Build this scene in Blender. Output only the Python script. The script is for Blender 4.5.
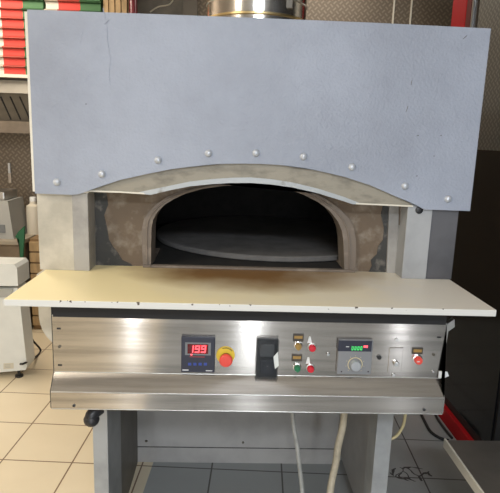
import bpy, bmesh, math, random
from mathutils import Vector, Matrix
random.seed(4)
PI = math.pi
C = bpy.context.scene.collection
for o in list(bpy.data.objects): bpy.data.objects.remove(o)

# ---------------------------------------------------------------- camera
F_PX, PITCH, YAW, ROLL = 535.4, 0.1985, 0.0388, 0.0338
CAM = Vector((-0.0728, 0.0, 1.55))
Fw = Vector((math.cos(PITCH)*math.sin(YAW), math.cos(PITCH)*math.cos(YAW), -math.sin(PITCH)))
R0 = Vector((math.cos(YAW), -math.sin(YAW), 0)); U0 = R0.cross(Fw)
Rc = R0*math.cos(ROLL) + U0*math.sin(ROLL); Uc = U0*math.cos(ROLL) - R0*math.sin(ROLL)
cd = bpy.data.cameras.new('camera'); cam = bpy.data.objects.new('camera', cd); C.objects.link(cam)
cd.sensor_fit = 'HORIZONTAL'; cd.sensor_width = 36; cd.lens = 36*F_PX/500; cd.clip_start = 0.02
cam.matrix_world = Matrix(((Rc.x, Uc.x, -Fw.x, CAM.x), (Rc.y, Uc.y, -Fw.y, CAM.y), (Rc.z, Uc.z, -Fw.z, CAM.z), (0, 0, 0, 1)))
bpy.context.scene.camera = cam

def at(px, py, X=None, Y=None, Z=None):
    """point of the place seen at a pixel, on the plane X=, Y= or Z="""
    d = Fw + Rc*((px-250)/F_PX) - Uc*((py-246.5)/F_PX)
    if Y is not None: t = (Y-CAM.y)/d.y
    elif Z is not None: t = (Z-CAM.z)/d.z
    else: t = (X-CAM.x)/d.x
    return CAM + d*t

# ---------------------------------------------------------------- world, lights, exposure
sc = bpy.context.scene
sc.view_settings.view_transform = 'Standard'; sc.view_settings.look = 'None'
sc.view_settings.gamma = 1; sc.view_settings.use_curve_mapping = False
sc.view_settings.exposure = 0.3
w = bpy.data.worlds.new('world'); sc.world = w; w.use_nodes = True
w.node_tree.nodes['Background'].inputs[0].default_value = (.92, .95, 1, 1)
w.node_tree.nodes['Background'].inputs[1].default_value = 0.42

def area(name, loc, target, sx, sy, power, col):
    l = bpy.data.lights.new(name, 'AREA'); l.shape = 'RECTANGLE'; l.size = sx; l.size_y = sy
    l.energy = power; l.color = col
    o = bpy.data.objects.new(name, l); C.objects.link(o); o.location = loc
    o.rotation_euler = (Vector(target)-Vector(loc)).to_track_quat('-Z', 'Y').to_euler()
    return o
area('ceiling_lamp', (0.2, -1.9, 2.94), (0.2, -1.4, 0), 1.3, .4, 75, (.86, .92, 1))
area('ceiling_lamp', (-1.9, 0.3, 2.94), (-1.5, 0.7, 0), .6, 1.2, 34, (1, .90, .74))
area('ceiling_lamp', (-1.9, 3.3, 2.94), (-1.9, 3.3, 0), .4, 1.0, 34, (1, .88, .72))
area('ceiling_lamp', (0.6, 4.0, 2.94), (0.6, 4.0, 0), .9, .4, 8, (1, .92, .82))
area('unseen_light', (-1.05, -2.45, 1.08), (-1.05, 0, 1.08), .10, 2.1, 12, (.88, .94, 1))  # narrow unseen lights added to put vertical streaks on the steel fascia
area('unseen_light', (0.17, -2.45, 1.08), (0.17, 0, 1.08), .13, 2.1, 22, (.88, .94, 1))
area('unseen_light', (1.75, -2.45, 1.08), (1.75, 0, 1.08), .10, 2.1, 9, (.9, .94, 1))
area('unseen_light', (-2.4, 1.6, 1.5), (0, 2.2, .3), 1.2, 1.2, 12, (1, .93, .8))  # unseen warm light from the left side

# ---------------------------------------------------------------- materials
def mat(name, col, rough=.5, metal=0, noise=0, nscale=8, col2=None, bump=0, bscale=60, aniso=0, emit=0, alpha=1, spec=.5, lo=.4, hi=.65, stretch=(1,1,1)):
    m = bpy.data.materials.new(name); m.use_nodes = True; nt = m.node_tree; b = nt.nodes['Principled BSDF']
    b.inputs['Base Color'].default_value = (*col, 1); b.inputs['Roughness'].default_value = rough; b.inputs['Metallic'].default_value = metal
    b.inputs['Specular IOR Level'].default_value = spec
    b.inputs['Alpha'].default_value = alpha
    geo = nt.nodes.new('ShaderNodeTexCoord')
    mp = nt.nodes.new('ShaderNodeMapping'); mp.inputs['Scale'].default_value = stretch; nt.links.new(geo.outputs['Object'], mp.inputs[0])
    if noise or col2:
        n = nt.nodes.new('ShaderNodeTexNoise'); n.inputs['Scale'].default_value = nscale; n.inputs['Detail'].default_value = 6; n.inputs['Roughness'].default_value = .6
        nt.links.new(mp.outputs[0], n.inputs['Vector'])
        r = nt.nodes.new('ShaderNodeMapRange'); r.inputs[1].default_value = lo; r.inputs[2].default_value = hi
        nt.links.new(n.outputs[0], r.inputs[0])
        mx = nt.nodes.new('ShaderNodeMix'); mx.data_type = 'RGBA'
        mx.inputs[6].default_value = (*col, 1); c2 = col2 or tuple(c*(1-noise) for c in col); mx.inputs[7].default_value = (*c2, 1)
        nt.links.new(r.outputs[0], mx.inputs[0]); nt.links.new(mx.outputs[2], b.inputs['Base Color'])
    if bump:
        n = nt.nodes.new('ShaderNodeTexNoise'); n.inputs['Scale'].default_value = bscale; n.inputs['Detail'].default_value = 4
        nt.links.new(mp.outputs[0], n.inputs['Vector'])
        bp = nt.nodes.new('ShaderNodeBump'); bp.inputs['Strength'].default_value = bump; bp.inputs['Distance'].default_value = .004
        nt.links.new(n.outputs[0], bp.inputs['Height']); nt.links.new(bp.outputs[0], b.inputs['Normal'])
    if aniso:
        b.inputs['Anisotropic'].default_value = aniso
        t = nt.nodes.new('ShaderNodeTangent'); t.direction_type = 'RADIAL'; t.axis = 'Z'; b.inputs['Anisotropic Rotation'].default_value = .25
        nt.links.new(t.outputs[0], b.inputs['Tangent'])
    if emit:
        b.inputs['Emission Color'].default_value = (*col, 1); b.inputs['Emission Strength'].default_value = emit
    return m
def fns(m):
    nt = m.node_tree
    def N(t, **k):
        n = nt.nodes.new(t)
        for a, v in k.items(): setattr(n, a, v)
        return n
    def M(op, a, b=None, c=None):
        n = N('ShaderNodeMath', operation=op)
        for i, v in enumerate((a, b, c)):
            if v is None: continue
            if isinstance(v, (int, float)): n.inputs[i].default_value = v
            else: nt.links.new(v, n.inputs[i])
        return n.outputs[0]
    def MIX(f, a, b):
        n = N('ShaderNodeMix', data_type='RGBA')
        for i, v in ((0, f), (6, a), (7, b)):
            if isinstance(v, (int, float)): n.inputs[i].default_value = v
            elif isinstance(v, tuple): n.inputs[i].default_value = (*v, 1)
            else: nt.links.new(v, n.inputs[i])
        return n.outputs[2]
    return nt, N, M, MIX

hood_paint = mat('grey_blue_hammered_paint', (.345, .38, .46), .42, noise=.2, nscale=2.2, bump=.45, bscale=120, spec=.45)
cream_paint = mat('cream_painted_steel', (.57, .53, .44), .5, noise=.3, nscale=7, bump=.15)
cream_edge = mat('cream_flange_paint', (.70, .66, .56), .5)
pillar_paint = mat('grey_painted_steel', (.38, .365, .34), .5, noise=.4, nscale=6, bump=.1)
right_pillar_paint = mat('light_grey_painted_steel', (.385, .395, .405), .5, noise=.15, nscale=9, bump=.1)
dark_body = mat('dark_grey_casing', (.105, .105, .115), .5, noise=.3, nscale=5)  # darker grey for the right front of the casing
lip_paint = mat('heat_stained_beige_steel', (.29, .265, .21), .5, col2=(.10, .09, .07), nscale=9, lo=.50, hi=.78, bump=.3, stretch=(1, 1, 2.2))
arch_highlight = mat('arch_edge_highlight', (.42, .45, .47), .4, col2=(.24, .23, .21), nscale=9, lo=.58, hi=.66)  # light edge highlight of the arch lip, put into the colour
clay = mat('scorched_fireclay', (.155, .115, .08), .85, col2=(.30, .26, .21), nscale=20, lo=.50, hi=.80, bump=.8, bscale=45)
frame_clay = mat('grey_brown_cast_frame', (.19, .155, .125), .7, col2=(.32, .27, .22), nscale=14, lo=.5, hi=.75, bump=.3)
soot = mat('sooty_cement', (.05, .05, .048), .85, col2=(.24, .22, .19), nscale=22, lo=.52, hi=.75, bump=.4)
chamber_dark = mat('dark_chamber_brick', (.018, .017, .016), .9, noise=.4, nscale=20)  # near-black on all chamber surfaces
deck_stone = mat('grey_baking_stone', (.17, .165, .16), .8, noise=.25, nscale=14)
steel = mat('brushed_stainless', (.54, .505, .47), .15, 1, noise=.30, nscale=3, aniso=.95, stretch=(.6, 1, 14))
steel_plain = mat('plain_stainless', (.55, .54, .52), .3, 1, noise=.2, nscale=6)
dark_steel = mat('dark_stained_steel', (.16, .145, .12), .45, .4, noise=.35, nscale=5)
chrome = mat('chrome', (.8, .8, .8), .12, 1)
brass = mat('brass_band', (.62, .48, .25), .3, 1)
black = mat('black_plastic', (.018, .018, .02), .4)
rubber = mat('black_rubber', (.012, .012, .013), .7)
navy = mat('dark_navy_plastic', (.02, .022, .04), .4)
grey_pl = mat('grey_blue_plastic', (.21, .215, .225), .45)
disp_grey = mat('display_surround_grey', (.16, .17, .18), .4)
disp_red = mat('dark_red_display', (.10, .004, .006), .25)
led_red = mat('red_led', (1, .08, .10), .4, emit=1.6)
led_green = mat('green_led', (.08, .8, .2), .4, emit=.8)
blue_btn = mat('blue_button', (.03, .06, .30), .4)
white_pl = mat('white_plastic', (.72, .73, .72), .4)
mark_white = mat('white_print', (.6, .6, .62), .5)
yellow = mat('yellow_plastic', (.72, .50, .04), .45)
red_pl = mat('red_plastic', (.72, .07, .05), .4)
red_lens = mat('red_lens', (.55, .015, .03), .18)
green_pl = mat('green_plastic', (.01, .17, .07), .35)
ochre_pl = mat('worn_yellow_plastic', (.33, .20, .05), .4)
plate_y = mat('black_yellow_label', (.05, .04, .03), .5)
cream_cable = mat('cream_cable', (.52, .46, .34), .55, noise=.25, nscale=20)
grey_cable = mat('pale_grey_cable', (.42, .42, .39), .55, noise=.25, nscale=20)
yellow_cable = mat('yellowed_cable', (.62, .52, .28), .55)
wood = mat('light_slatted_wood', (.48, .33, .17), .6, noise=.35, nscale=5, stretch=(6, 6, 1))
wood_h = mat('brown_slat_wood', (.30, .19, .09), .6, noise=.3, nscale=5)
white_enamel = mat('white_enamel', (.66, .68, .66), .35, noise=.06)
off_white = mat('offwhite_plastic', (.60, .55, .45), .5)
green_dark = mat('dark_green_cloth', (.02, .11, .05), .8)
red_metal = mat('red_painted_metal', (.42, .006, .010), .55, spec=.25)
black_gloss = mat('black_glossy_glass', (.006, .006, .007), .12, spec=.35)
black_matte = mat('black_sheet', (.012, .012, .012), .5)
scale_grey = mat('scale_grey_plastic', (.36, .36, .34), .45)
clear_dark = mat('smoky_plastic', (.03, .035, .04), .10, alpha=.35)
cracked = mat('white_print', (.6, .6, .6))
shade_grey = mat('grey_galvanised_sheet', (.40, .39, .375), .5, .0, noise=.25, nscale=3, bump=.1)
leg_paint = mat('light_grey_leg_paint', (.36, .37, .37), .5, noise=.22, nscale=7)
plaster = mat('beige_plaster', (.42, .36, .30), .9)
ceil_mat = mat('ceiling_white', (.86, .85, .82), .9)

# stone shelf: cream stone with a scorch in front of the mouth and dark chips on the front edge
shelf_mat = mat('cream_stone', (.72, .63, .44), .42, spec=.4)
nt, N, M, MIX = fns(shelf_mat); b = nt.nodes['Principled BSDF']
pos = N('ShaderNodeNewGeometry'); sep = N('ShaderNodeSeparateXYZ'); nt.links.new(pos.outputs['Position'], sep.inputs[0])
nz = N('ShaderNodeTexNoise'); nz.inputs['Scale'].default_value = 6; nz.inputs['Detail'].default_value = 5; nt.links.new(pos.outputs['Position'], nz.inputs['Vector'])
n01 = nz.outputs[0]
ex = M('DIVIDE', M('SUBTRACT', sep.outputs[0], 0.0), .40)
ey = M('DIVIDE', M('SUBTRACT', sep.outputs[1], 1.79), .24)
rr = M('ADD', M('ADD', M('MULTIPLY', ex, ex), M('MULTIPLY', ey, ey)), M('MULTIPLY', M('SUBTRACT', n01, .5), 1.1))
k = N('ShaderNodeMapRange'); k.inputs[1].default_value = 1.35; k.inputs[2].default_value = .15; nt.links.new(rr, k.inputs[0])
# yellower on the left, greyer on the right
kx = N('ShaderNodeMapRange'); kx.inputs[1].default_value = -.35; kx.inputs[2].default_value = .55; nt.links.new(M('ADD', sep.outputs[0], M('MULTIPLY', M('SUBTRACT', n01, .5), .8)), kx.inputs[0])
base = MIX(kx.outputs[0], (.90, .77, .45), (.76, .71, .62))
c1 = MIX(k.outputs[0], base, (.24, .13, .05))
nc = N('ShaderNodeTexNoise'); nc.inputs['Scale'].default_value = 55; nc.inputs['Detail'].default_value = 2; nt.links.new(pos.outputs['Position'], nc.inputs['Vector'])
fr = M('MULTIPLY', M('LESS_THAN', sep.outputs[1], 1.4225), M('GREATER_THAN', sep.outputs[2], 1.0915))
chip = M('MULTIPLY', fr, M('GREATER_THAN', nc.outputs[0], .66))
edge = M('LESS_THAN', sep.outputs[1], 1.4205)
c2 = MIX(edge, c1, (.66, .655, .62))
c3 = MIX(chip, c2, (.10, .08, .06))
nt.links.new(c3, b.inputs['Base Color'])

# tiled floor
floor_mat = mat('floor_tiles', (.5, .5, .5), .35, spec=.4)
nt, N, M, MIX = fns(floor_mat); b = nt.nodes['Principled BSDF']
TA = 0.056
def uv_of(p): return (p.x*math.cos(TA)-p.y*math.sin(TA), p.x*math.sin(TA)+p.y*math.cos(TA))
u3 = uv_of(at(92, 429, Z=0))[0]; v3 = uv_of(at(25, 423, Z=0))[1]; TS = .335
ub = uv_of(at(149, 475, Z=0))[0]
pos = N('ShaderNodeNewGeometry'); sep = N('ShaderNodeSeparateXYZ'); nt.links.new(pos.outputs['Position'], sep.inputs[0])
X, Y = sep.outputs[0], sep.outputs[1]
u = M('SUBTRACT', M('MULTIPLY', X, math.cos(TA)), M('MULTIPLY', Y, math.sin(TA)))
v = M('ADD', M('MULTIPLY', X, math.sin(TA)), M('MULTIPLY', Y, math.cos(TA)))
def line(c, c0, wdt):
    fr_ = M('FRACT', M('ADD', M('DIVIDE', M('SUBTRACT', c, c0), TS), 100.5))
    return M('LESS_THAN', M('ABSOLUTE', M('SUBTRACT', fr_, .5)), wdt/TS/2)
grout = M('MAXIMUM', line(u, u3, .007), line(v, v3, .007))
nz = N('ShaderNodeTexNoise'); nz.inputs['Scale'].default_value = 2.2; nz.inputs['Detail'].default_value = 6; nt.links.new(pos.outputs['Position'], nz.inputs['Vector'])
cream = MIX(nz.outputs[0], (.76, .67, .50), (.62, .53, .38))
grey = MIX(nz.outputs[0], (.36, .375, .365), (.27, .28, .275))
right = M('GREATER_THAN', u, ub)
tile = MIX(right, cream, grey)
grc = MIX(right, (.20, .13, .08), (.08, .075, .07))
# a cracked tile on the right
cp = at(410, 474, Z=0)
wn = N('ShaderNodeTexNoise'); wn.inputs['Scale'].default_value = 9; nt.links.new(pos.outputs['Position'], wn.inputs['Vector'])
vm = N('ShaderNodeVectorMath', operation='ADD'); nt.links.new(pos.outputs['Position'], vm.inputs[0])
ws = N('ShaderNodeVectorMath', operation='SCALE'); ws.inputs['Scale'].default_value = .12; nt.links.new(wn.outputs['Color'], ws.inputs[0]); nt.links.new(ws.outputs[0], vm.inputs[1])
vo = N('ShaderNodeTexVoronoi', feature='DISTANCE_TO_EDGE'); vo.inputs['Scale'].default_value = 15; nt.links.new(vm.outputs[0], vo.inputs['Vector'])
dx = M('SUBTRACT', X, cp.x); dy = M('SUBTRACT', Y, cp.y)
near = M('LESS_THAN', M('ADD', M('MULTIPLY', M('MULTIPLY', dx, dx), 1), M('MULTIPLY', M('MULTIPLY', dy, dy), 3.0)), M('MULTIPLY', nz.outputs[0], .022))
crack = M('MULTIPLY', near, M('LESS_THAN', vo.outputs[0], .055))
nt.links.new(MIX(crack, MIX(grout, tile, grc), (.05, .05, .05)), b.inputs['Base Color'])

# tread plate wall: rows of raised diagonal bars
def tread(name, col, rough, scale=26, strength=.7, metal=.7, dist=.006):
    m = mat(name, col, rough, metal); nt, N, M, MIX = fns(m); b = nt.nodes['Principled BSDF']
    p = N('ShaderNodeNewGeometry'); s = N('ShaderNodeSeparateXYZ'); nt.links.new(p.outputs['Position'], s.inputs[0])
    a = M('ADD', s.outputs[0], s.outputs[1]); z = s.outputs[2]
    p1 = M('MULTIPLY', M('ADD', a, z), scale); p2 = M('MULTIPLY', M('SUBTRACT', a, z), scale)
    q1 = M('FRACT', p1); q2 = M('FRACT', p2)
    par = M('MODULO', M('ADD', M('FLOOR', p1), M('ADD', M('FLOOR', p2), 400)), 2.0)
    def bar(q, r):
        return M('MULTIPLY', M('LESS_THAN', M('ABSOLUTE', M('SUBTRACT', q, .5)), .18), M('LESS_THAN', M('ABSOLUTE', M('SUBTRACT', r, .5)), .42))
    h = M('ADD', M('MULTIPLY', par, bar(q1, q2)), M('MULTIPLY', M('SUBTRACT', 1, par), bar(q2, q1)))
    bp = N('ShaderNodeBump'); bp.inputs['Strength'].default_value = strength; bp.inputs['Distance'].default_value = dist
    nt.links.new(h, bp.inputs['Height']); nt.links.new(bp.outputs[0], b.inputs['Normal'])
    nt.links.new(MIX(h, tuple(c*.8 for c in col), tuple(min(1, c*1.25) for c in col)), b.inputs['Base Color'])
    return m
tread_wall = tread('brown_grey_tread_plate', (.22, .18, .135), .5, 20, .8, .35, .009)
tread_dark = tread('dark_tread_plate', (.05, .05, .05), .5, 14, .8, .3)
tread_bright = tread('reflected_tread', (.32, .33, .32), .32, 26, 1, .8, .01)  # imitates tread plate mirrored in the cooler glass

# ---------------------------------------------------------------- mesh helpers (world coordinates)
class MB:
    def __init__(s): s.bm = bmesh.new()
    def box(s, a, b_, bev=0):
        x0, x1 = sorted((a[0], b_[0])); y0, y1 = sorted((a[1], b_[1])); z0, z1 = sorted((a[2], b_[2]))
        r = bmesh.ops.create_cube(s.bm, size=1)
        for v in r['verts']:
            v.co = Vector(((x0+x1)/2+v.co.x*(x1-x0), (y0+y1)/2+v.co.y*(y1-y0), (z0+z1)/2+v.co.z*(z1-z0)))
        if bev:
            es = list({e for v in r['verts'] for e in v.link_edges})
            bmesh.ops.bevel(s.bm, geom=es, offset=bev, segments=2, affect='EDGES', profile=.5)
        return s
    def prism(s, pts, d, axis='Y'):
        """closed outline of 3D points, pushed along vector d"""
        d = Vector(d); vs = [s.bm.verts.new(Vector(p)) for p in pts]; ws_ = [s.bm.verts.new(Vector(p)+d) for p in pts]
        n = len(vs); f1 = s.bm.faces.new(vs); f2 = s.bm.faces.new(ws_[::-1])
        for i in range(n): s.bm.faces.new((vs[i], ws_[i], ws_[(i+1) % n], vs[(i+1) % n]))
        bmesh.ops.triangulate(s.bm, faces=[f1, f2])
        return s
    def band(s, A, B, d):
        """strip between two open polylines A and B, pushed along d"""
        d = Vector(d); a = [s.bm.verts.new(Vector(p)) for p in A]; b_ = [s.bm.verts.new(Vector(p)) for p in B]
        a2 = [s.bm.verts.new(Vector(p)+d) for p in A]; b2 = [s.bm.verts.new(Vector(p)+d) for p in B]; n = len(a)
        for i in range(n-1):
            s.bm.faces.new((a[i], a[i+1], b_[i+1], b_[i])); s.bm.faces.new((a2[i], b2[i], b2[i+1], a2[i+1]))
            s.bm.faces.new((a[i], a2[i], a2[i+1], a[i+1])); s.bm.faces.new((b_[i], b_[i+1], b2[i+1], b2[i]))
        s.bm.faces.new((a[0], b_[0], b2[0], a2[0])); s.bm.faces.new((a[-1], a2[-1], b2[-1], b_[-1]))
        return s
    def lathe(s, o, axis, prof, n=28, a0=0, a1=2*PI):
        """profile [(r, h)] turned about axis through o"""
        o = Vector(o); ax = Vector(axis).normalized(); q = Vector((0, 0, 1)).rotation_difference(ax)
        full = abs(a1-a0-2*PI) < 1e-6; rings = []
        for r, h in prof:
            ring = []
            for i in range(n if full else n+1):
                a = a0+(a1-a0)*i/n
                ring.append(s.bm.verts.new(o+q@Vector((r*math.cos(a), r*math.sin(a), h))))
            rings.append(ring)
        m = len(rings[0])
        for j in range(len(rings)-1):
            for i in range(m if full else m-1):
                s.bm.faces.new((rings[j][i], rings[j][(i+1) % m], rings[j+1][(i+1) % m], rings[j+1][i]))
        if full:
            s.bm.faces.new(rings[0][::-1]); s.bm.faces.new(rings[-1])
        return s
    def tube(s, pts, r, n=10, smooth=True):
        P = [Vector(p) for p in pts]
        if smooth and len(P) > 2:
            Q = []
            for i in range(len(P)-1):
                p0 = P[max(i-1, 0)]; p1 = P[i]; p2 = P[i+1]; p3 = P[min(i+2, len(P)-1)]
                for k_ in range(6):
                    t = k_/6
                    Q.append(.5*((2*p1)+(p2-p0)*t+(2*p0-5*p1+4*p2-p3)*t*t+(3*p1-p0-3*p2+p3)*t**3))
            P = Q+[P[-1]]
        rings = []; up = None
        for i, p in enumerate(P):
            d = (P[min(i+1, len(P)-1)]-P[max(i-1, 0)]).normalized()
            if up is None: up = d.orthogonal().normalized()
            up = (up-d*up.dot(d)).normalized(); sd = d.cross(up)
            rings.append([s.bm.verts.new(p+(up*math.cos(2*PI*k_/n)+sd*math.sin(2*PI*k_/n))*r) for k_ in range(n)])
        for j in range(len(rings)-1):
            for i in range(n): s.bm.faces.new((rings[j][i], rings[j][(i+1) % n], rings[j+1][(i+1) % n], rings[j+1][i]))
        s.bm.faces.new(rings[0][::-1]); s.bm.faces.new(rings[-1]); return s
    def ball(s, c, r, sc_=(1, 1, 1), n=14):
        rr_ = bmesh.ops.create_uvsphere(s.bm, u_segments=n, v_segments=n//2+2, radius=r)
        for v in rr_['verts']: v.co = Vector(c)+Vector((v.co.x*sc_[0], v.co.y*sc_[1], v.co.z*sc_[2]))
        return s
    def build(s, name, material, parent=None, smooth=False, label=None):
        bmesh.ops.recalc_face_normals(s.bm, faces=s.bm.faces)
        me = bpy.data.meshes.new(name)
        base = Vector((0, 0, 0))
        if parent is None:
            vs = [v.co for v in s.bm.verts]
            base = Vector(((min(v.x for v in vs)+max(v.x for v in vs))/2, (min(v.y for v in vs)+max(v.y for v in vs))/2, min(v.z for v in vs)))
        else:
            p = parent
            while p.parent: p = p.parent
            root = p; base = root.location.copy()
        for v in s.bm.verts: v.co -= base
        s.bm.to_mesh(me); s.bm.free()
        if smooth:
            for f in me.polygons: f.use_smooth = True
            me.set_sharp_from_angle(angle=.7)
        if isinstance(material, (list, tuple)):
            for m_ in material: me.materials.append(m_)
        else: me.materials.append(material)
        o = bpy.data.objects.new(name, me); C.objects.link(o)
        if parent is None: o.location = base
        else: o.parent = parent
        if label: o['label'] = label
        return o
def thing(name, label, cat, loc, group=None):
    o = bpy.data.objects.new(name, None); o.empty_display_size = .05; C.objects.link(o); o.location = loc
    o['label'] = label; o['category'] = cat
    if group: o['group'] = group
    return o
def tag(o, label, cat, group=None):
    o['label'] = label; o['category'] = cat
    if group: o['group'] = group
    return o
def struct(o): o['kind'] = 'structure'; return o
def Bx(a, b_, bev=0): return MB().box(a, b_, bev)
def P(pts, **k): return [at(x, y, **k) for x, y in pts]

# ---------------------------------------------------------------- room
WL, WR, WB, WF, H = -2.6, 1.9, 4.6, -2.6, 3.0
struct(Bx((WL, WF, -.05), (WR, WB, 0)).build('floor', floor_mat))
struct(Bx((WL, WF, H), (WR, WB, H+.05)).build('ceiling', ceil_mat))
struct(Bx((WL, WB, 0), (WR, WB+.05, H)).build('wall_back', tread_wall))
struct(Bx((WL-.05, WF, 0), (WL, WB, H)).build('wall_left', plaster))
struct(Bx((WR, WF, 0), (WR+.05, WB, H)).build('wall_right', tread_dark))
struct(Bx((WL, WF-.05, 0), (WR, WF, H)).build('wall_front', plaster))
# thin pale cover strips on the back wall
for i, x in enumerate((393.5, 411)):
    p = at(x, 12, Y=WB-.006)
    struct(Bx((p.x-.006, WB-.010, 0), (p.x+.006, WB, H)).build('trim_%d' % (i+1), cream_edge))

# ---------------------------------------------------------------- the oven
oven = thing('pizza_oven', 'large pizza oven with grey-blue riveted hood, arched mouth, stone shelf and steel control panel', 'pizza oven', (0, 2.3, 0))
YH = 1.736      # hood front
YB = 1.756      # body front
YR = 1.84       # recessed oven face
# hood panel
hood_px = [(27, 9.5), (140, 13.5), (260, 18), (380, 23), (491, 28.5), (470, 211), (424.5, 209.5), (411, 202.5), (397, 197), (371, 185.5), (345, 177), (320, 171), (305, 168), (280, 165), (260, 163.8), (240, 163.6), (222, 163.8), (206, 164.8), (172, 169), (145, 174.4), (120, 180), (97, 187.5), (84, 192.5), (78, 194.4), (71.5, 194.8), (35, 193.5)]
hood = MB().prism(P(hood_px, Y=YH), (0, .012, 0)).build('hood_panel', hood_paint, oven)
rv = [(57, 182), (102, 174), (158, 160), (208.5, 153.3), (256, 153), (303.5, 156.5), (352, 167), (405, 186), (448, 199)]
for x, y in rv:
    p = at(x, y, Y=YH)
    MB().lathe(p, (0, -1, 0), [(.0125, -.002), (.0125, .002), (.0105, .006), (.006, .009), (.001, .010)], 20).build('rivet', mat_r if 'mat_r' in globals() else globals().setdefault('mat_r', mat('rivet_paint', (.50, .53, .58), .28, .3)), hood, True)
# lifted paint blisters: thin raised ridges on the panel
def ridge(pts, r=.0022):
    return MB().tube([at(x, y, Y=YH-.0003) for x, y in pts], r, 6)
for pl, r in (([(103, 8), (106.5, 25), (107.5, 42), (110, 58), (109, 74), (110, 86)], .0012), ([(104.5, 24), (108.5, 20)], .002), ([(83, 30), (80, 44), (78.5, 56)], .0006), ([(92, 74), (86, 79), (83, 95)], .0006)):
    MB().tube([at(x, y, Y=YH-.0001) for x, y in pl], r*1.15, 6).build('paint_blister', hood_paint, hood, True)
SC = []
for pl in ([(463, 39), (467, 35.5)], [(411, 85), (412, 80)], [(406, 112), (408, 106)]):
    MB().tube([at(x, y, Y=YH-.0001) for x, y in pl], .0009, 6, False).build('scratch', dark_steel, hood)
for x, y in ((418, 135.5), (441, 135.5), (434, 156), (417, 176), (86, 104)):
    MB().ball(at(x, y, Y=YH), .0018, n=8).build('paint_chip', dark_steel, hood)
XL = at(35, 193, Y=YH).x; XR = at(470, 209, Y=YH).x
zS = 1.1
xl0 = XL-.002; xl1 = at(73, 230, Y=YB).x; xl2 = at(88.5, 230, Y=YB-.006).x
xr0 = at(405, 240, Y=YB-.006).x; xr1 = at(430, 240, Y=YB-.006).x; xr2 = at(455.5, 240, Y=YB).x
DB = 3.05
ztop = at(260, 19, Y=YH).z-.004
# upper casing behind the hood, a hair wider than the panel on the left
ux0, ux1 = XL-.012, XR-.01
MB().prism([Vector((x, YH+.014, z)) for x, z in ((ux0, 1.36), (ux0, ztop), (ux1, ztop), (ux1, 1.36), (at(404, 240, Y=YB).x, 1.36), (at(404, 240, Y=YB).x, 1.43), (at(90, 230, Y=YB).x, 1.43), (at(90, 230, Y=YB).x, 1.36))], (0, DB-YH-.014, 0)).build('upper_casing', cream_edge, oven)
Bx((xl0, YB, zS), (xl1, DB, 1.36)).build('side_casing', cream_paint, oven, label='cream left front of the casing')
Bx((xr1, YB, zS), (xr2, DB, 1.36)).build('side_casing', dark_body, oven, label='dark grey right front of the casing')
Bx((xl1+.001, YB-.006, zS), (xl2, YR+.02, 1.36), .002).build('pillar', pillar_paint, oven)
pr = Bx((xr0, YB-.006, zS), (xr1-.001, YR+.02, 1.36), .002).build('pillar', right_pillar_paint, oven)
MB().lathe(at(419, 210, Y=YB-.006), (0, -1, 0), [(.0125, -.001), (.0125, .004), (.009, .006), (.001, .0065)], 20).build('bolt', black, pr, True)
Bx((xl1, YR+.02, zS), (xr1, DB, zS+.001)).build('oven_floor', chamber_dark, oven)
# lip: solid soffit behind the hood, arched lower edge
lowL = [(89.4, 191.6), (120, 192.7), (151, 194.6)]
arc = [(172, 189.5), (190, 186), (211, 183.9), (230, 182.8), (250, 182.6), (270, 184), (292, 187), (318, 193), (344, 201), (353, 204)]
lowR = [(380, 205.2), (412, 206.8)]
low = lowL+arc+lowR
topl = [(x, 150) for x, y in low]
MB().band(P(topl, Y=YH+.013), P(low, Y=YH+.013), (0, .085, 0)).build('arch_lip', lip_paint, oven)
t0 = [(151, 194.6)]+arc
t1 = [(x, y-5.2+abs(x-250)*.012) for x, y in t0]; t1[0] = (133, 193.4); t1[-1] = (362, 204)
t0b = [(x, y+.3) for x, y in t0]
MB().band(P(t1, Y=YH+.012), P(t0b, Y=YH+.006), (0, .01, 0)).build('arch_trim', arch_highlight, oven)
tl = [(89, 191.8), (120, 192.8), (151, 194.7)]
MB().band(P([(x, y-1.5) for x, y in tl], Y=YH+.01), P(tl, Y=YH+.008), (0, .004, 0)).build('lip_flange', cream_edge, oven)
tl = [(353, 204.2), (380, 205.4), (413, 207)]
MB().band(P([(x, y-1.5) for x, y in tl], Y=YH+.01), P(tl, Y=YH+.008), (0, .004, 0)).build('lip_flange', cream_edge, oven)
# recessed face with arch hole
outer = [(143, 268), (142, 250), (142, 228), (144, 219), (148.6, 212), (157, 203.5), (167, 197), (182, 191.5), (198, 187.5), (220, 183.5), (245, 182), (270, 183), (292, 186.5), (310, 191.5), (326, 199), (339, 208), (349, 218.5), (354, 229), (356, 240), (356, 256), (355, 272)]
inner = [(151, 268), (151, 250), (151.5, 228), (153, 220), (157.5, 212), (165, 204.5), (174, 199), (186, 193.5), (202, 189), (222, 186), (245, 184.8), (266, 185.2), (284, 188), (303, 194.5), (318, 202), (330, 211), (338, 221.5), (342, 231), (343.5, 241), (344, 256), (344.5, 271)]
xa, xb = xl2-.02, xr0+.02
def frame_pts(pts, Y_): return P(pts, Y=Y_)
oP = frame_pts(outer, YR)
wallpts = []
for i, p in enumerate(oP):      # matching points on the plate's outer rectangle
    t = i/(len(oP)-1)
    nP = len(oP)
    if i < 7: q = Vector((xa, YR, p.z))
    elif i > nP-8: q = Vector((xb, YR, p.z))
    elif i == 7: q = Vector((xa, YR, 1.428))
    elif i == nP-8: q = Vector((xb, YR, 1.428))
    else: q = Vector((p.x, YR, 1.428))
    wallpts.append(q)
MB().band(wallpts, oP, (0, .05, 0)).build('oven_face', clay, oven)
MB().band(frame_pts(outer, YR-.012), frame_pts(inner, YR-.012), (0, .02, 0)).build('mouth_frame', frame_clay, oven)
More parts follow.
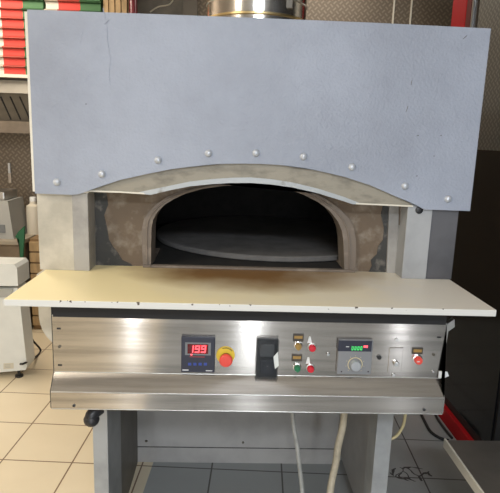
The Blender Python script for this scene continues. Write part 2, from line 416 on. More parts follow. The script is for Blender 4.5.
mid = [((a[0]*.45+b_[0]*.55), (a[1]*.45+b_[1]*.55)) for a, b_ in zip(outer, inner)]
MB().tube(frame_pts(mid, YR-.013), .0035, 6).build('frame_bead', frame_clay, oven, True)
inn = frame_pts(inner, YR-.005)
cx_ = sum(p.x for p in inn)/len(inn)
inn2 = [Vector((cx_+(p.x-cx_)*1.03, p.y, 1.09+(p.z-1.09)*1.03)) for p in inn]
MB().band(inn2, inn, (0, .11, 0)).build('mouth_tunnel', frame_clay, oven)
# sooty cement strips either side of the recess
def strip(pxs, matl, name, y0=186, y1=275, d=.004):
    a = [at(x, y0, Y=YR) for x in pxs]; b_ = [at(x, y1, Y=YR) for x in pxs]
    pts = [Vector((a[0].x, YR-d, 1.4)), Vector((a[-1].x, YR-d, 1.4)), Vector((b_[-1].x, YR-d, 1.1)), Vector((b_[0].x, YR-d, 1.1))]
    return MB().prism(pts, (0, d, 0)).build(name, matl, oven)
def jagged(edge, xo):
    e = P(edge, Y=YR-.003); o_ = [Vector((xo, YR-.003, p.z)) for p in e]
    MB().band(o_, e, (0, .0025, 0)).build('cement_patch', soot, oven)
jagged([(105, 188), (107, 196), (108, 205), (104, 215), (107, 228), (109, 240), (113, 247), (118, 253), (122, 260), (131, 264), (136, 271)], xa+.005)
jagged([(382, 190), (384, 200), (381, 215), (384, 228), (383, 240), (378, 247), (377, 254), (371, 260), (372, 266), (367, 275)], at(392, 230, Y=YR).x)
MB().prism(P([(390, 184), (399, 184), (398, 276), (386.5, 276)], Y=YR-.012), (0, .011, 0)).build('face_trim', pillar_paint, oven)
MB().prism(P([(400.5, 184), (402.5, 184), (400, 276), (398.6, 276)], Y=YR-.02), (0, .02, 0)).build('face_trim', frame_clay, oven)
# sill
a = at(143, 266.5, Y=YR-.02); b_ = at(355, 271, Y=YR-.02)
Bx((a.x, YR-.022, 1.1), (b_.x, YR+.0, 1.108), .001).build('sill', frame_clay, oven)
# chamber and turning deck
cc = Vector((.05, 2.42, 1.08))
MB().lathe(cc, (0, 0, 1), [(.60, 0), (.60, .20), (.52, .28), (.3, .325), (.01, .335)], 48, PI*.5-PI*.72, PI*.5+PI*.72).build('baking_chamber', chamber_dark, oven, True)
MB().lathe(cc+Vector((0, 0, -.03)), (0, 0, 1), [(.57, 0), (.57, .045), (.55, .045), (.01, .045)], 64).build('chamber_floor', chamber_dark, oven)
MB().lathe((.115, 2.46, 1.103), (0, 0, 1), [(.52, 0), (.525, .004), (.525, .018), (.52, .022), (.01, .022)], 72).build('turning_deck', deck_stone, oven)
Bx((xl1, YR+.02, 1.05), (xr1, 2.0, 1.092)).build('chamber_sill', chamber_dark, oven)
for tri in ([(150.5, 268), (160, 249.5), (150.5, 249.5)], [(333.5, 258.5), (346.5, 271), (346.5, 258.5)]):
    MB().prism(P(tri, Z=1.102), (0, 0, .006)).build('jamb_wedge', frame_clay, oven)
# stone shelf
Bx((-.684, 1.4195, 1.0805), (.684, YB, 1.1), .002).build('stone_shelf', shelf_mat, oven)
Bx((xl2-.01, YB, 1.0805), (xr0+.01, YR, 1.0995)).build('shelf_tongue', shelf_mat, oven)
# lower casing with a rounded corner, cream
ya = YB+.02
xc0 = at(38, 300, Y=ya).x; xc1 = XR-.03; r_ = .13
pts = [Vector((xc0, ya, 1.078)), Vector((xc1, ya, 1.078)), Vector((xc1, ya, .80))]
for k_ in range(9):
    a = PI*1.5-k_*PI/16; pts.append(Vector((xc0+r_+r_*math.cos(a), ya, .80+r_+r_*math.sin(a)-.0)))
lc = MB().prism(pts, (0, 1.2, 0)).build('lower_casing', cream_paint, oven)
# control box and folded stainless fascia
px0, px1 = -.5826, .581
zt = 1.028; zm = at(246, 375, Y=1.5).z; z2 = at(246, 395, Y=1.462).z; z3 = at(246, 412, Y=1.462).z
Bx((px0-.012, 1.53, zm-.06), (px1+.006, 1.80, 1.078)).build('control_box', rubber, oven)
Bx((px0+.004, 1.497, zt-.002), (px1-.004, 1.535, zt+.030)).build('black_gasket', rubber, oven)
prof = [(1.500, zt), (1.500, zm), (1.462, z2), (1.462, z3), (1.52, z3), (1.52, z3+.002), (1.464, z3+.002), (1.464, z2+.001), (1.502, zm+.001), (1.502, zt), (1.53, zt+.0005), (1.53, zt+.002), (1.500, zt+.002)]
fas = MB(); fas.prism([Vector((px0, y, z)) for y, z in prof], (px1-px0, 0, 0))
fascia = fas.build('control_fascia', steel, oven)
for (y_, z_) in ((1.5005, zt+.001), (1.501, zm), (1.4635, z2-.0003), (1.4635, z3+.0015)):
    MB().tube([Vector((px0+.001, y_, z_)), Vector((px1-.001, y_, z_))], .0022, 10, False).build('folded_edge', steel_plain, oven, True)
# end plates
ep = [(1.5025, zt), (1.5025, zm), (1.4645, z2), (1.4645, z3+.003), (1.56, z3+.003), (1.56, zt)]
for x in (px0-.003, px1+.0005):
    MB().prism([Vector((x, y, z)) for y, z in ep], (.0025, 0, 0)).build('end_plate', rubber if x < 0 else steel_plain, oven)
Bx((px0+.004, 1.55, z3+.004), (px1-.004, 1.80, zm-.05)).build('rear_channel', dark_steel, oven)
YP = 1.500
def pp(x, y, d=0): return at(x, y, Y=YP-d)
def rectp(x0, y0, x1, y1, d, name, matl, parent, d0=0, bev=0, label=None):
    a = at((x0+x1)/2, (y0+y1)/2, Y=YP)
    s = (at(x1, (y0+y1)/2, Y=YP)-at(x0, (y0+y1)/2, Y=YP)).x/2; hgt = (at((x0+x1)/2, y0, Y=YP)-at((x0+x1)/2, y1, Y=YP)).z/2
    return Bx((a.x-s, YP-d, a.z-hgt), (a.x+s, YP-d0, a.z+hgt), bev).build(name, matl, parent, label=label)
def knob(x, y, r, d, name, matl, parent, d0=0, label=None, dome=True):
    p = at(x, y, Y=YP); p.y = YP-d0
    pr_ = [(r, 0), (r, d*.7), (r*.85, d*.95), (.0005, d)] if dome else [(r, 0), (r, d)]
    return MB().lathe(p, (0, -1, 0), pr_, 24).build(name, matl, parent, True, label)
MM = .0027  # metres per pixel on the fascia
# -- temperature controller
tc = rectp(181.5, 335.5, 215, 371, .012, 'temperature_controller', navy, oven, bev=.002)
rectp(185.5, 341, 211, 353.5, .013, 'display_surround', disp_grey, tc)
rectp(187.8, 342.5, 208.5, 352, .0135, 'display', disp_red, tc)
SEG = {'1': 'bc', '9': 'abcdfg', '0': 'abcdef', '8': 'abcdefg'}
def digits(txt, x, y, wd, hg, adv, parent, matl, th=.8, slant=.12, d=.0142, d0=.0134):
    mm = MB()
    for i, ch in enumerate(txt):
        ox = x+i*adv
        def pt(u_, v_): return (ox+wd*u_+slant*hg*(1-v_), y+hg*v_)
        seg = {'a': ((0, 0), (1, 0)), 'b': ((1, 0), (1, .5)), 'c': ((1, .5), (1, 1)), 'd': ((0, 1), (1, 1)), 'e': ((0, .5), (0, 1)), 'f': ((0, 0), (0, .5)), 'g': ((0, .5), (1, .5))}
        for s_ in SEG[ch]:
            (a, b1), (c, d1) = seg[s_]; p, q = pt(a, b1), pt(c, d1); h = th/2
            if abs(q[1]-p[1]) < .2: poly = [(p[0]-h, p[1]-h), (q[0]+h, q[1]-h), (q[0]+h, q[1]+h), (p[0]-h, p[1]+h)]
            else: poly = [(p[0]-h, p[1]-h), (p[0]+h, p[1]-h), (q[0]+h, q[1]+h), (q[0]-h, q[1]+h)]
            P3 = [at(u_, v_, Y=YP) for u_, v_ in poly]
            mm.prism([Vector((q_.x, YP-d, q_.z)) for q_ in P3], (0, d-d0, 0))
    return mm.build('digits', matl, parent)
digits('199', 189.4, 344.3, 3.6, 6, 6.1, tc, led_red, 1.15)
for i in range(4): rectp(188.5+i*5.2, 361.2, 191.5+i*5.2, 363.6, .0135, 'button', blue_btn, tc)
rectp(190, 354.9, 205, 355.5, .0128, 'indicator_line', mat('dull_red_print', (.35, .05, .05)), tc)
rectp(191, 352.2, 192.6, 353.4, .0145, 'indicator', led_red, tc)
rectp(182.8, 367.8, 188.8, 368.8, .0126, 'print_mark', mark_white, tc)
rectp(206, 368.6, 212.5, 369.4, .0126, 'print_mark', mark_white, tc)
# -- emergency stop
es = knob(225.5, 355, .0275, .003, 'stop_collar', yellow, oven, dome=False)
knob(226, 357.5, .0155, .014, 'stop_stem', black, es, .003, dome=False)
knob(226, 358.2, .0195, .012, 'stop_button', red_pl, es, .012)
mm = MB()
pc = at(225.5, 355, Y=YP)
for k_ in range(9):
    a = PI*.5-(k_-4)*.15-.25; rr2 = .0235
    c0 = Vector((pc.x+rr2*math.cos(a), YP-.0034, pc.z+rr2*math.sin(a)))
    mm.box((c0.x-.0013, YP-.0034, c0.z-.0016), (c0.x+.0013, YP-.0028, c0.z+.0016))
mm.build('collar_print', black, es)
# -- covered socket
so = rectp(256.5, 338, 277.5, 377, .006, 'socket_plate', black, oven, bev=.002)
rectp(260, 343, 274, 355, .015, 'socket_window', disp_grey, so, d0=.006, bev=.003)
rectp(260, 359, 274, 372, .014, 'switch_rocker', navy, so, d0=.006, bev=.003)
knob(267, 364, .002, .004, 'socket_screw', chrome, so, .014)
rectp(255.8, 337.3, 278, 377.0, .019, 'clear_cover', clear_dark, so, d0=.0165, bev=.002)
MB().prism([Vector((q.x, YP-.021, q.z)) for q in P([(273, 354), (277.5, 349), (278, 363), (274.5, 366), (273.5, 360)], Y=YP)], (0, .001, 0)).build('torn_patch', white_enamel, so)
# -- selectors, lamps, plates
def plate(x0, y0, x1, y1):
    p = rectp(x0, y0, x1, y1, .003, 'label_plate', plate_y, oven, bev=.0006)
    rectp(x0+1.2, y0+1.8, x1-1.2, y0+4.6, .0034, 'label_field', ochre_pl, p)
    return p
plate(293, 333.7, 303.6, 341.3); plate(291.6, 354, 302, 361)
plate(412, 347.3, 422.6, 354)
def selector(x, y, matl, lab):
    s_ = knob(x, y, .0125, .004, 'selector_ring', chrome, oven, label=lab)
    knob(x, y, .0098, .014, 'selector_knob', matl, s_, .004)
    p = at(x, y, Y=YP)
    Bx((p.x-.0022, YP-.021, p.z-.009), (p.x+.0022, YP-.014, p.z+.009), .001).build('selector_grip', matl, s_)
selector(298, 345.2, ochre_pl, 'yellow selector switch'); selector(297, 367, green_pl, 'green selector switch')
def lamp(x, y, lab):
    s_ = knob(x, y, .0128, .004, 'lamp_ring', steel_plain if lab else chrome, oven)
    knob(x, y, .0105, .013, 'lamp_lens', red_lens, s_, .004)
lamp(311.8, 347, 1); lamp(310.2, 367.8, 1)
for x, y in ((309.5, 339.5), (308, 360.2)):
    MB().prism([Vector((q.x, YP-.0015, q.z)) for q in P([(x-2.2, y+3.4), (x-.4, y-3), (x+1.2, y-2.8), (x+2.2, y+3.4)], Y=YP)], (0, .0015, 0)).build('white_sticker', white_pl, oven)
ls = knob(417.2, 359, .0150, .005, 'button_ring', chrome, oven)
knob(417.2, 359, .0118, .014, 'push_button', red_pl, ls, .005)
rectp(415, 358.6, 417.5, 359.6, .0195, 'button_mark', mark_white, ls, d0=.018)
# -- speed controller
sp = rectp(337, 338.5, 371, 372.5, .014, 'speed_controller', grey_pl, oven, bev=.002)
rectp(337.4, 338.9, 370.6, 349.5, .0148, 'display_panel', navy, sp)
digits('0000', 350.6, 344.8, 1.3, 3.2, 2.9, sp, led_green, .30, .12, .0158, .0147)
rectp(345, 344.4, 348, 345.2, .0156, 'print_mark', mark_white, sp)
rectp(362.5, 343.7, 366.5, 345.6, .0160, 'indicator', led_red, sp)
p = at(354, 362.5, Y=YP)
mm = MB()
for k_ in range(21):
    a0 = -PI*.25+k_*PI*1.5/21; a1 = a0+PI*1.5/21
    r1, r2 = .0205, .0225
    q = [(r1, a0), (r2, a0), (r2, a1), (r1, a1)]
    mm.prism([Vector((p.x+r*math.cos(a), YP-.0147, p.z+r*math.sin(a))) for r, a in q], (0, .0012, 0))
for k_ in range(9):
    a = -PI*.25+k_*PI*1.5/8
    mm.box((p.x+.0275*math.cos(a)-.0008, YP-.0147, p.z+.0275*math.sin(a)-.0008), (p.x+.0275*math.cos(a)+.0008, YP-.0138, p.z+.0275*math.sin(a)+.0008))
mm.build('dial_scale', yellow_cable, sp)
knob(354, 362.8, .0165, .016, 'speed_knob', mat('grey_knob', (.33, .35, .37), .35), sp, .014)
for x in (340.5, 367): knob(x, 369.6, .0022, .001, 'case_screw', black, sp, .014)
# -- screws, holes, stickers
knob(379, 357, .0068, .007, 'hole_plug', black, oven)
cl = rectp(388.5, 347.5, 402, 372, .0025, 'lock_plate', steel, oven, bev=.0008)
knob(395.2, 362.5, .0085, .012, 'lock_barrel', chrome, cl, .0025)
for x, y in ((396.2, 339.6), (393.4, 375), (328, 354.3), (393.2, 395)):
    knob(x, y, .0055, .004, 'panel_screw', chrome, oven, d0=(0 if y < 380 else .030))
for x, y in ((59.5, 346.5), (433.6, 354.5)): knob(x, y, .0042, .004, 'panel_screw', dark_steel, oven)
knob(433, 371.3, .0038, .004, 'panel_screw', chrome, oven)
for x, y in ((58.8, 328.5), (60, 365), (439, 337.2)): rectp(x-2, y-.8, x+2, y+.8, .0008, 'slot_hole', black, oven)
for x, y in ((74, 405.6), (424, 409.5)):
    p = at(x, y, Y=1.462); MB().lathe(p, (0, -1, 0), [(.0042, 0), (.0042, .003), (.001, .004)], 14).build('panel_screw', black, oven)
MB().prism(P([(439, 371.5), (447.5, 371.8), (449, 376), (444.5, 378), (438.5, 378)], Y=1.497), (0, .002, 0)).build('white_clip', white_pl, oven)
MB().prism(P([(446, 326.5), (449.5, 322.5), (454.5, 319.5), (454.8, 327), (449, 331), (446, 331)], Y=1.51), (0, .02, 0)).build('corner_bracket', steel_plain, oven)
MB().prism(P([(446.5, 331), (448.5, 331), (444, 357), (442.5, 357)], Y=1.51), (0, .02, 0)).build('edge_bracket', steel_plain, oven)
# -- drain valve under the fascia
p = at(92, 411, Y=1.50)
MB().tube([p+Vector((.02, .02, .0)), p+Vector((0, 0, -.012)), p+Vector((-.003, 0, -.028))], .019, 14).ball(p+Vector((-.002, 0, -.028)), .024, (1, 1, .9)).build('valve_knob', black, oven, True)
Bx((p.x-.03, 1.49, z3-.006), (p.x+.035, 1.53, z3+.004)).build('valve_bracket', dark_steel, oven)

# -- stand: front legs, side sheets, rear sheet
YL = 1.74
la = at(92.5, 425, Y=YL).x; lb = at(107.5, 425, Y=YL).x
ra = at(377, 425, Y=YL).x; rb = at(393, 425, Y=YL).x
top = .80
def leg(x0, x1, yd): return Bx((x0, YL, 0), (x1, YL+yd, top), .002).build('leg', leg_paint, oven)
leg(la, lb, .22); leg(ra, rb, .10)
leg(la, lb, .05).location.y = .64; leg(ra, rb, .05).location.y = .64
YBk = at(240, 463, Z=0).y
Bx((lb-.015, YL+.221, .0), (lb-.003, YBk, top)).build('side_sheet', dark_steel, oven)
Bx((ra+.003, YL+.101, .10), (ra+.015, YBk, top)).build('side_sheet', shade_grey, oven)
bk = Bx((lb-.01, YBk, .0), (ra+.01, YBk+.01, top)).build('rear_sheet', shade_grey, oven)
zs = at(240, 447.5, Y=YBk).z
Bx((lb-.008, YBk-.003, zs-.003), (ra+.008, YBk, zs)).build('sheet_seam', soot, bk)
for x, y in ((146, 441), (146.5, 441), (243, 442.5)):
    q = at(x, y, Y=YBk); MB().ball((q.x, YBk, q.z), .006, n=8).build('sheet_screw', dark_steel, bk)
Bx((la, YL+.1, top), (rb, DB-.1, top+.02)).build('base_frame', dark_steel, oven)

# ---------------------------------------------------------------- cables and hoses under the oven
def hang(name, pts, r, matl, label, cat):
    tag(MB().tube(pts, r, 12).build(name, matl, smooth=True), label, cat)
Yc = 1.66
def hp(x, y, Y_=1.9): return at(x, y, Y=Y_)
hang('cable', [hp(292, 405, 1.86), hp(293.5, 425, 1.86), hp(297, 445, 1.86), hp(299, 462, 1.85), hp(302.5, 493, 1.84), hp(304, 515, 1.8)], .0085, grey_cable, 'thin pale grey cable hanging under the oven, left of the thicker cream hose', 'cable')
hang('hose', [hp(345, 405, 1.84), hp(343, 425, 1.84), hp(338, 447, 1.84), hp(336, 462, 1.84), hp(332, 480, 1.83), hp(329, 500, 1.8)], .0135, cream_cable, 'thick cream hose hanging under the oven beside the right leg', 'hose')
hang('cable', [hp(405.5, 405, 1.95), hp(404.8, 418, 1.95), hp(402, 428, 1.95), hp(395, 437, 1.95), hp(384, 441, 1.95)], .0062, yellow_cable, 'short yellowed cable curving behind the right leg of the oven', 'cable')
def fp(x, y, z=.008): return at(x, y, Z=z)
hang('power_cable', [fp(420, 412), fp(426, 424), fp(431, 432), fp(440, 438), fp(449, 440.5)], .008, rubber, 'black cable curving on grey tiles toward the steel table', 'cable')
hang('power_cable', [fp(433, 405), fp(436, 416), fp(444, 428), fp(452, 438)], .007, black, 'black cable lying along the red kick rail of the cooler', 'cable')

# ---------------------------------------------------------------- flue
f0 = at(207, 12, Y=2.35); f1 = at(306, 12, Y=2.35); fr_ = (f1.x-f0.x)/2; fx = (f0.x+f1.x)/2
flue = thing('flue_pipe', 'shiny steel flue collar rising from the top of the oven', 'flue', (fx, 2.35, ztop))
MB().lathe((fx, 2.35, ztop+.002), (0, 0, 1), [(fr_, 0), (fr_, 1.0)], 48).build('pipe', chrome if 0 else mat('polished_flue', (.62, .60, .57), .16, 1, noise=.2, nscale=5), flue, True)
zb = at(256, 13, Y=2.35-fr_).z
MB().lathe((fx, 2.35, zb-.004), (0, 0, 1), [(fr_+.001, 0), (fr_+.007, .003), (fr_+.007, .009), (fr_+.001, .012)], 48).build('band', brass, flue, True)
MB().lathe((fx, 2.35, zb+.06), (0, 0, 1), [(fr_+.001, 0), (fr_+.004, .003), (fr_+.001, .006)], 48).build('seam_ring', steel_plain, flue, True)
q = at(290, 5, Y=2.35-fr_+.06)
Bx((q.x-.03, q.y-.03, q.z-.02), (q.x+.01, q.y+.03, q.z+.06), .004).build('clamp', dark_steel, flue)

# ---------------------------------------------------------------- left background: shelf with pizza boxes
YS = 4.15
box_mat = mat('printed_card', (.7, .68, .6), .65)
nt, N, M, MIX = fns(box_mat); b = nt.nodes['Principled BSDF']
tcn = N('ShaderNodeTexCoord'); s = N('ShaderNodeSeparateXYZ'); nt.links.new(tcn.outputs['Object'], s.inputs[0])
c = MIX(M('GREATER_THAN', s.outputs[0], .095), (.66, .62, .54), (.70, .055, .04))
c = MIX(M('GREATER_THAN', s.outputs[0], .25), c, (.055, .16, .06))
nt.links.new(c, b.inputs['Base Color'])
zsh = at(10, 74.5, Y=YS).z
zpx = (at(10, 30, Y=YS).z-at(10, 60, Y=YS).z)/30
bh = 9.6*zpx; BW = .40
def make_pizza_box(loc, label):
    t = thing('pizza_box', label, 'pizza box', loc, 'pizza boxes on the wall shelf')
    tray = bpy.data.meshes.new('tray'); bm = bmesh.new()
    m_ = MB(); m_.bm.free(); m_.bm = bm
    m_.box((.004, .004, 0), (BW-.004, .38, bh*.72), .002)
    bm.to_mesh(tray); bm.free(); tray.materials.append(box_mat)
    o = bpy.data.objects.new('tray', tray); C.objects.link(o); o.parent = t
    lid = bpy.data.meshes.new('lid'); m_ = MB(); m_.prism([Vector((0, -.004, bh*.72)), Vector((0, -.016, bh*.80)), Vector((0, .0, bh*.98)), Vector((0, .38, bh*.98)), Vector((0, .384, bh*.72))], (BW, 0, 0))
    bmesh.ops.recalc_face_normals(m_.bm, faces=m_.bm.faces); m_.bm.to_mesh(lid); m_.bm.free(); lid.materials.append(lid_mat)
    o = bpy.data.objects.new('lid', lid); C.objects.link(o); o.parent = t
    return t
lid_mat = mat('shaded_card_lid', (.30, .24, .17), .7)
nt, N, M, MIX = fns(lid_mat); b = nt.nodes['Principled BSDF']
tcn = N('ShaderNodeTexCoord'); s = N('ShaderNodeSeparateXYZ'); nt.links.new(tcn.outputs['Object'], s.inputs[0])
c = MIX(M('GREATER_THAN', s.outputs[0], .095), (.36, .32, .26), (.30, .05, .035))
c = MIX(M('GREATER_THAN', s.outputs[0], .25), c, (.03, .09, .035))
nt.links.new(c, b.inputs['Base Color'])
orig = None
ords = ['bottom', 'second from the bottom', 'third from the bottom', 'fourth from the bottom', 'fifth from the bottom', 'sixth from the bottom', 'seventh from the bottom', 'eighth from the bottom', 'ninth from the bottom']
x1 = at(4, 50, Y=YS).x-.095; x2 = at(43.5, 4, Y=YS).x+.004
for st, xs in enumerate((x1, x2)):
    for k_ in range(9):
        lab = ('red and green pizza box, %s of the left stack' if st == 0 else 'pizza box %s of the stack behind the oven hood') % ords[k_]
        loc = (xs+random.uniform(-.004, .004)-(.008 if st == 0 else 0), YS+random.uniform(0, .008), zsh+.001+k_*bh)
        if orig is None: orig = make_pizza_box(loc, lab); continue
        r_o = orig.copy(); C.objects.link(r_o); r_o.location = loc; r_o['label'] = lab
        for ch in list(orig.children):
            c_ = ch.copy(); C.objects.link(c_); c_.parent = r_o
shf = thing('wall_shelf', 'white edged wall shelf carrying the pizza boxes', 'shelf', (-1.7, 4.38, zsh-.03))
Bx((WL, YS-.03, zsh-.022), (-.2, WB, zsh)).build('board', cream_edge, shf)
Bx((WL, YS+.1, zsh-.06), (-.2, YS+.13, zsh-.022)).build('rail', dark_steel, shf)
# wooden crate and small bundle on the shelf
x3 = at(94.5, 5, Y=YS+.02).x; x4 = at(127.5, 5, Y=YS+.02).x
cr = thing('wooden_crate', 'pale wooden slatted crate standing on shelf beside the pizza boxes', 'crate', ((x3+x4)/2, YS+.15, zsh))
x3 = max(x3, x2+BW+.012)
Bx((x3+.01, YS+.04, zsh+.001), (x4-.01, YS+.3, zsh+.95)).build('crate_body', wood, cr)
nsl = 4
for k_ in range(nsl):
    a = x3+(x4-x3)*k_/nsl
    Bx((a+.003, YS+.02, zsh+.001), (a+(x4-x3)/nsl-.005, YS+.04, zsh+.96), .002).build('slat', wood, cr)
x5 = at(131, 8, Y=YS+.03).x
tag(MB().lathe((x5+.012, YS+.05, zsh), (0, 0, 1), [(.03, 0), (.03, .62), (.022, .68), (.012, .75), (.012, .80)], 20).build('bottle', mat('dark_red_bottle', (.16, .02, .03), .25), smooth=True), 'dark red bottle between the wooden crate and the black wire panel', 'bottle')
# dark panel and pale wires on the back wall between crate and flue
pa = at(136, 6, Y=WB-.02); pb = at(183, 6, Y=WB-.02)
dp = thing('wall_panel', 'dark wall board with a thin pale wire, left of the flue', 'board', ((pa.x+pb.x)/2, WB-.02, 2.0))
Bx((pa.x, WB-.022, 1.7), (pb.x, WB-.001, 2.95)).build('board', dark_steel, dp)
MB().tube([at(150, 12, Y=WB-.028), at(158, 7, Y=WB-.028), at(170, 4, Y=WB-.028), at(176, -6, Y=WB-.028)], .006, 8).build('wire', off_white, dp, True)
pc_ = at(190, 5, Y=WB-.02)
tag(Bx((pc_.x-.05, WB-.07, 1.5), (pc_.x+.06, WB-.001, 2.99)).build('wall_duct', mat('grey_brown_duct', (.13, .115, .095), .5)), 'narrow grey-brown vertical duct on the back wall beside the flue', 'duct')

# exhaust canopy below the shelf
hx1 = -.9
canopy = thing('exhaust_canopy', 'dark steel canopy with slanted baffle slots below the wall shelf', 'range hood', (-1.8, 4.35, 1.5))
zc = [at(12, y, Y=YS).z for y in (80, 93, 116, 121, 133)]
MB().prism([Vector((WL, YS+.02, zc[0])), Vector((WL, YS, zc[1])), Vector((WL, YS+.14, zc[1])), Vector((WL, YS+.14, zc[0]))], (hx1-WL, 0, 0)).build('top_band', mat('band_steel', (.30, .285, .25), .4, .5, noise=.2, nscale=4), canopy)
bf = MB().prism([Vector((WL, YS+.03, zc[1])), Vector((WL, YS+.12, zc[3])), Vector((WL, YS+.44, zc[3])), Vector((WL, YS+.44, zc[1]))], (hx1-WL, 0, 0)).build('baffle_panel', dark_steel, canopy)
for k_ in range(-1, 6):
    xo = k_*9.5
    def on(px, py):
        q = at(px, py, Y=YS+.03); t = (zc[1]-q.z)/(zc[1]-zc[3]); return at(px, py, Y=YS+.028+.09*max(0, t))
    MB().tube([on(10+xo, 96.5), on(20.5+xo, 119.5)], .006, 6).build('baffle_slot', black, bf)
MB().prism([Vector((WL, YS+.08, zc[3])), Vector((WL, YS+.06, zc[4])), Vector((WL, YS+.44, zc[4])), Vector((WL, YS+.44, zc[3]))], (hx1-WL, 0, 0)).build('grease_channel', mat('channel_steel', (.17, .14, .11), .4, .5, noise=.3, nscale=6), canopy)
# hanging tool
q = at(9, 163, Y=WB-.012); q2 = at(9.5, 183, Y=WB-.012)
tl_ = thing('paint_scraper', 'small pale steel scraper hanging flat on the tread plate wall', 'tool', (q.x, WB-.01, q2.z))
Bx((q.x-.009, WB-.018, (q.z+q2.z)/2), (q.x+.009, WB-.004, q.z), .002).build('handle', white_pl, tl_)
Bx((q.x-.012, WB-.014, q2.z), (q.x+.012, WB-.006, (q.z+q2.z)/2), .001).build('blade', chrome, tl_)

# counter with slatted cabinet
zct = at(8, 240, Y=4.02).z
cab = thing('work_counter', 'brown counter with a slatted wooden front against the tread plate wall', 'counter', (-1.6, 4.3, 0))
cx1 = at(20, 250, Y=4.0).x; cx2 = at(36, 250, Y=4.1).x+.25
Bx((WL, 4.02, 0), (cx1, WB-.001, zct-.03)).build('cabinet_body', mat('brown_cabinet', (.24, .18, .12), .6, noise=.25), cab)
Bx((WL, 3.98, zct-.03), (cx1+.02, WB-.001, zct), .003).build('countertop', mat('grey_brown_top', (.30, .26, .20), .5), cab)
zw = at(28, 239, Y=4.1).z
wd = thing('slatted_cabinet', 'low light wooden cabinet with horizontal slats behind the white machine', 'cabinet', ((cx1+cx2)/2+.03, 4.35, 0))
Bx((cx1+.03, 4.12, 0), (cx2, WB-.001, zw)).build('carcass', wood_h, wd)
for k_ in range(8):
    Bx((cx1+.03, 4.10, .04+k_*(zw-.05)/8), (cx2, 4.12, .04+(k_+1)*(zw-.05)/8-.012), .002).build('slat', wood, wd)
# canister on the slatted cabinet
q = at(28, 238, Y=4.2); qt = at(28, 203, Y=4.2); rw = (at(34.5, 220, Y=4.2).x-at(21, 220, Y=4.2).x)/2*1.05
hh = qt.z-zw
MBc = MB().lathe((q.x+.008, 4.32, zw), (0, 0, 1), [(rw*.98, 0), (rw*1.0, .02), (rw*1.0, hh*.74), (rw*.95, hh*.86), (rw*.5, hh*.92), (rw*.45, hh)], 24)
cn = thing('canister', 'cream plastic canister standing on the slatted wooden cabinet', 'canister', (q.x+.008, 4.32, zw))
MBc.build('body', off_white, cn, True)
MB().lathe((q.x+.008, 4.32, zw+hh), (0, 0, 1), [(rw*.45, 0), (rw*.45, .03), (rw*.4, .035)], 20).build('cap', white_pl, cn, True)
# green cloth at the counter end
pts = P([(18, 232), (22, 228), (24.5, 226), (24, 240), (22.5, 262), (20, 262), (19.5, 240), (15, 237)], Y=3.95)
tag(MB().prism(pts, (0, .02, 0)).build('cloth', green_dark), 'dark green cloth hanging over the end of the brown counter', 'cloth')
# weighing scale on the counter
g0 = at(-12, 233, Y=4.05); g1 = at(13.5, 233, Y=4.05); zt2 = at(5, 201, Y=4.05).z; zt3 = at(5, 192, Y=4.05).z
wsx = thing('kitchen_scale', 'grey countertop weighing scale on the brown counter', 'scale', ((g0.x+g1.x)/2, 4.2, zct))
MB().prism([Vector((g0.x, 4.05, zct+.001)), Vector((g1.x, 4.05, zct+.001)), Vector((g1.x-.03, 4.05, zt2)), Vector((g0.x, 4.05, zt2))], (0, .3, 0)).build('body', scale_grey, wsx)
Bx((g0.x, 4.07, zt2), (g1.x-.06, 4.33, zt3), .012).build('pan', steel_plain, wsx)
Bx((g1.x-.14, 4.043, zct+.05), (g1.x-.06, 4.05, zct+.11)).build('display', disp_grey, wsx)

# white machine standing on the floor, lower left
wy = at(17, 377, Z=0).y-.02
wm = thing('dough_machine', 'white enamelled floor-standing machine at the left edge, left of the oven', 'machine', (at(0, 370, Y=wy).x, wy+.3, 0))
def W(x, y): return at(x, y, Y=wy)
base_l = W(-60, 300).x
pts = [(17.5, 288), (20.5, 307), (23.5, 335), (27, 366), (25.5, 370), (-50, 377), (-50, 288)]
MB().prism(P(pts, Y=wy), (0, .14, 0)).build('body', white_enamel, wm)
pts = [(14, 264.5), (17, 268), (18, 286), (-50, 286), (-50, 263)]
MB().prism(P(pts, Y=wy-.03), (0, .19, 0)).build('lid', white_enamel, wm)
MB().prism(P([(-50, 288), (13, 289), (10, 297), (-50, 300)], Y=wy-.012), (0, .012, 0)).build('lid_handle', scale_grey, wm)
lb_ = MB().prism(P([(3.5, 363.5), (13.5, 363), (13.5, 368.5), (3.5, 369.3)], Y=wy-.002), (0, .002, 0)).build('rating_label', mat('label_paper', (.55, .52, .42), .6), wm)
mm = MB()
for k_ in range(3): mm.prism(P([(5, 364.6+k_*1.4), (10.5, 364.4+k_*1.4), (10.5, 364.9+k_*1.4), (5, 365.1+k_*1.4)], Y=wy-.0026), (0, .0006, 0))
mm.build('label_print', scale_grey, lb_)
ft = W(17, 370)
for x in (ft.x, ft.x-.42):
    MB().lathe((x, wy+.03, 0), (0, 0, 1), [(.025, 0), (.025, .012), (.010, .016), (.010, ft.z+.01)], 18).build('foot', black, wm, True)
MB().tube([at(20.5, 364, Y=wy-.01), at(25, 363, Y=wy-.02), fp(37, 356), fp(40.5, 350), at(34, 342, Z=.10), at(29.5, 337, Y=wy+.35), at(25, 344, Y=wy+.32)], .007, 12).build('power_cord', rubber, wm, True)

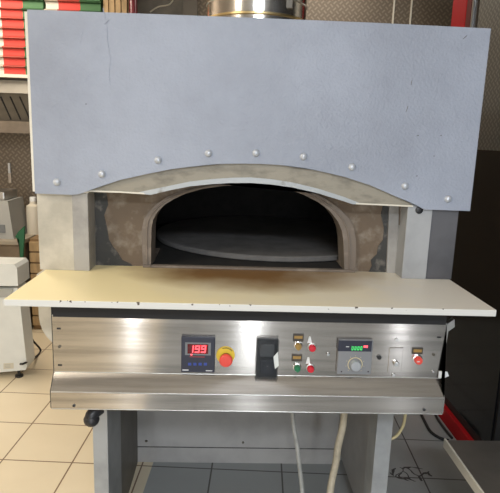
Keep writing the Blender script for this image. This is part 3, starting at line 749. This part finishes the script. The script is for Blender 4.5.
# ---------------------------------------------------------------- right: drinks cooler and steel table
fx_ = at(457, 440, Z=0); XC = fx_.x
yend = 3.25
cool = thing('drinks_cooler', 'tall black cooler with red frame at the right of the oven', 'cooler', (XC+.3, 2.75, 0))
pf = at(460, 10, X=XC)
yend = at(452, 10, X=XC).y
y_a = at(466, 10, X=XC).y
HC = 2.75
Bx((XC+.02, 2.25, .02), (XC+.6, yend-.01, HC-.02)).build('body', black_matte, cool)
Bx((XC+.012, 2.27, .14), (XC+.02, y_a, HC-.1)).build('glass_door', black_gloss, cool)
Bx((XC, y_a, 0), (XC+.06, yend, HC), .006).build('corner_post', red_metal, cool)
Bx((XC+.002, y_a-.06, .1), (XC+.03, y_a-.004, HC)).build('door_edge', mat('dark_red_metal', (.12, .01, .015), .3), cool)
Bx((XC+.002, y_a-.085, .1), (XC+.02, y_a-.068, HC)).build('door_seal', steel_plain, cool)
Bx((XC-.005, 2.25, 0), (XC+.05, y_a-.001, .085), .004).build('kick_rail', red_metal, cool)
q0 = at(478, 30, X=XC+.01); q1 = at(485, 150, X=XC+.01)
Bx((XC+.004, 2.26, q1.z), (XC+.012, q0.y, 2.6)).build('tread_reflection', tread_bright, cool)  # plate added in place of the tread pattern reflected in the dark glass
# steel table
zt4 = .42
c0 = at(445, 440, Z=zt4)
tb = thing('steel_table', 'low stainless table with bright edge in lower right corner', 'table', (c0.x+.4, c0.y-.4, 0))
Bx((c0.x, c0.y-.9, zt4-.02), (XC-.03 if XC-.03 > c0.x+.3 else c0.x+.5, c0.y, zt4), .0015).build('tabletop', mat('brown_grey_steel', (.23, .215, .195), .4, .7, noise=.2, nscale=4), tb)
Bx((c0.x-.004, c0.y-.9, zt4-.03), (c0.x+.004, c0.y+.002, zt4+.006), .001).build('edge_rim', cream_edge, tb)
for dx_, dy_ in ((.2, -.12), (.2, -.85), (.3, -.05), (.3, -.85)):
    Bx((c0.x+dx_-.015, c0.y+dy_-.015, 0), (c0.x+dx_+.015, c0.y+dy_+.015, zt4-.02)).build('leg', steel_plain, tb)
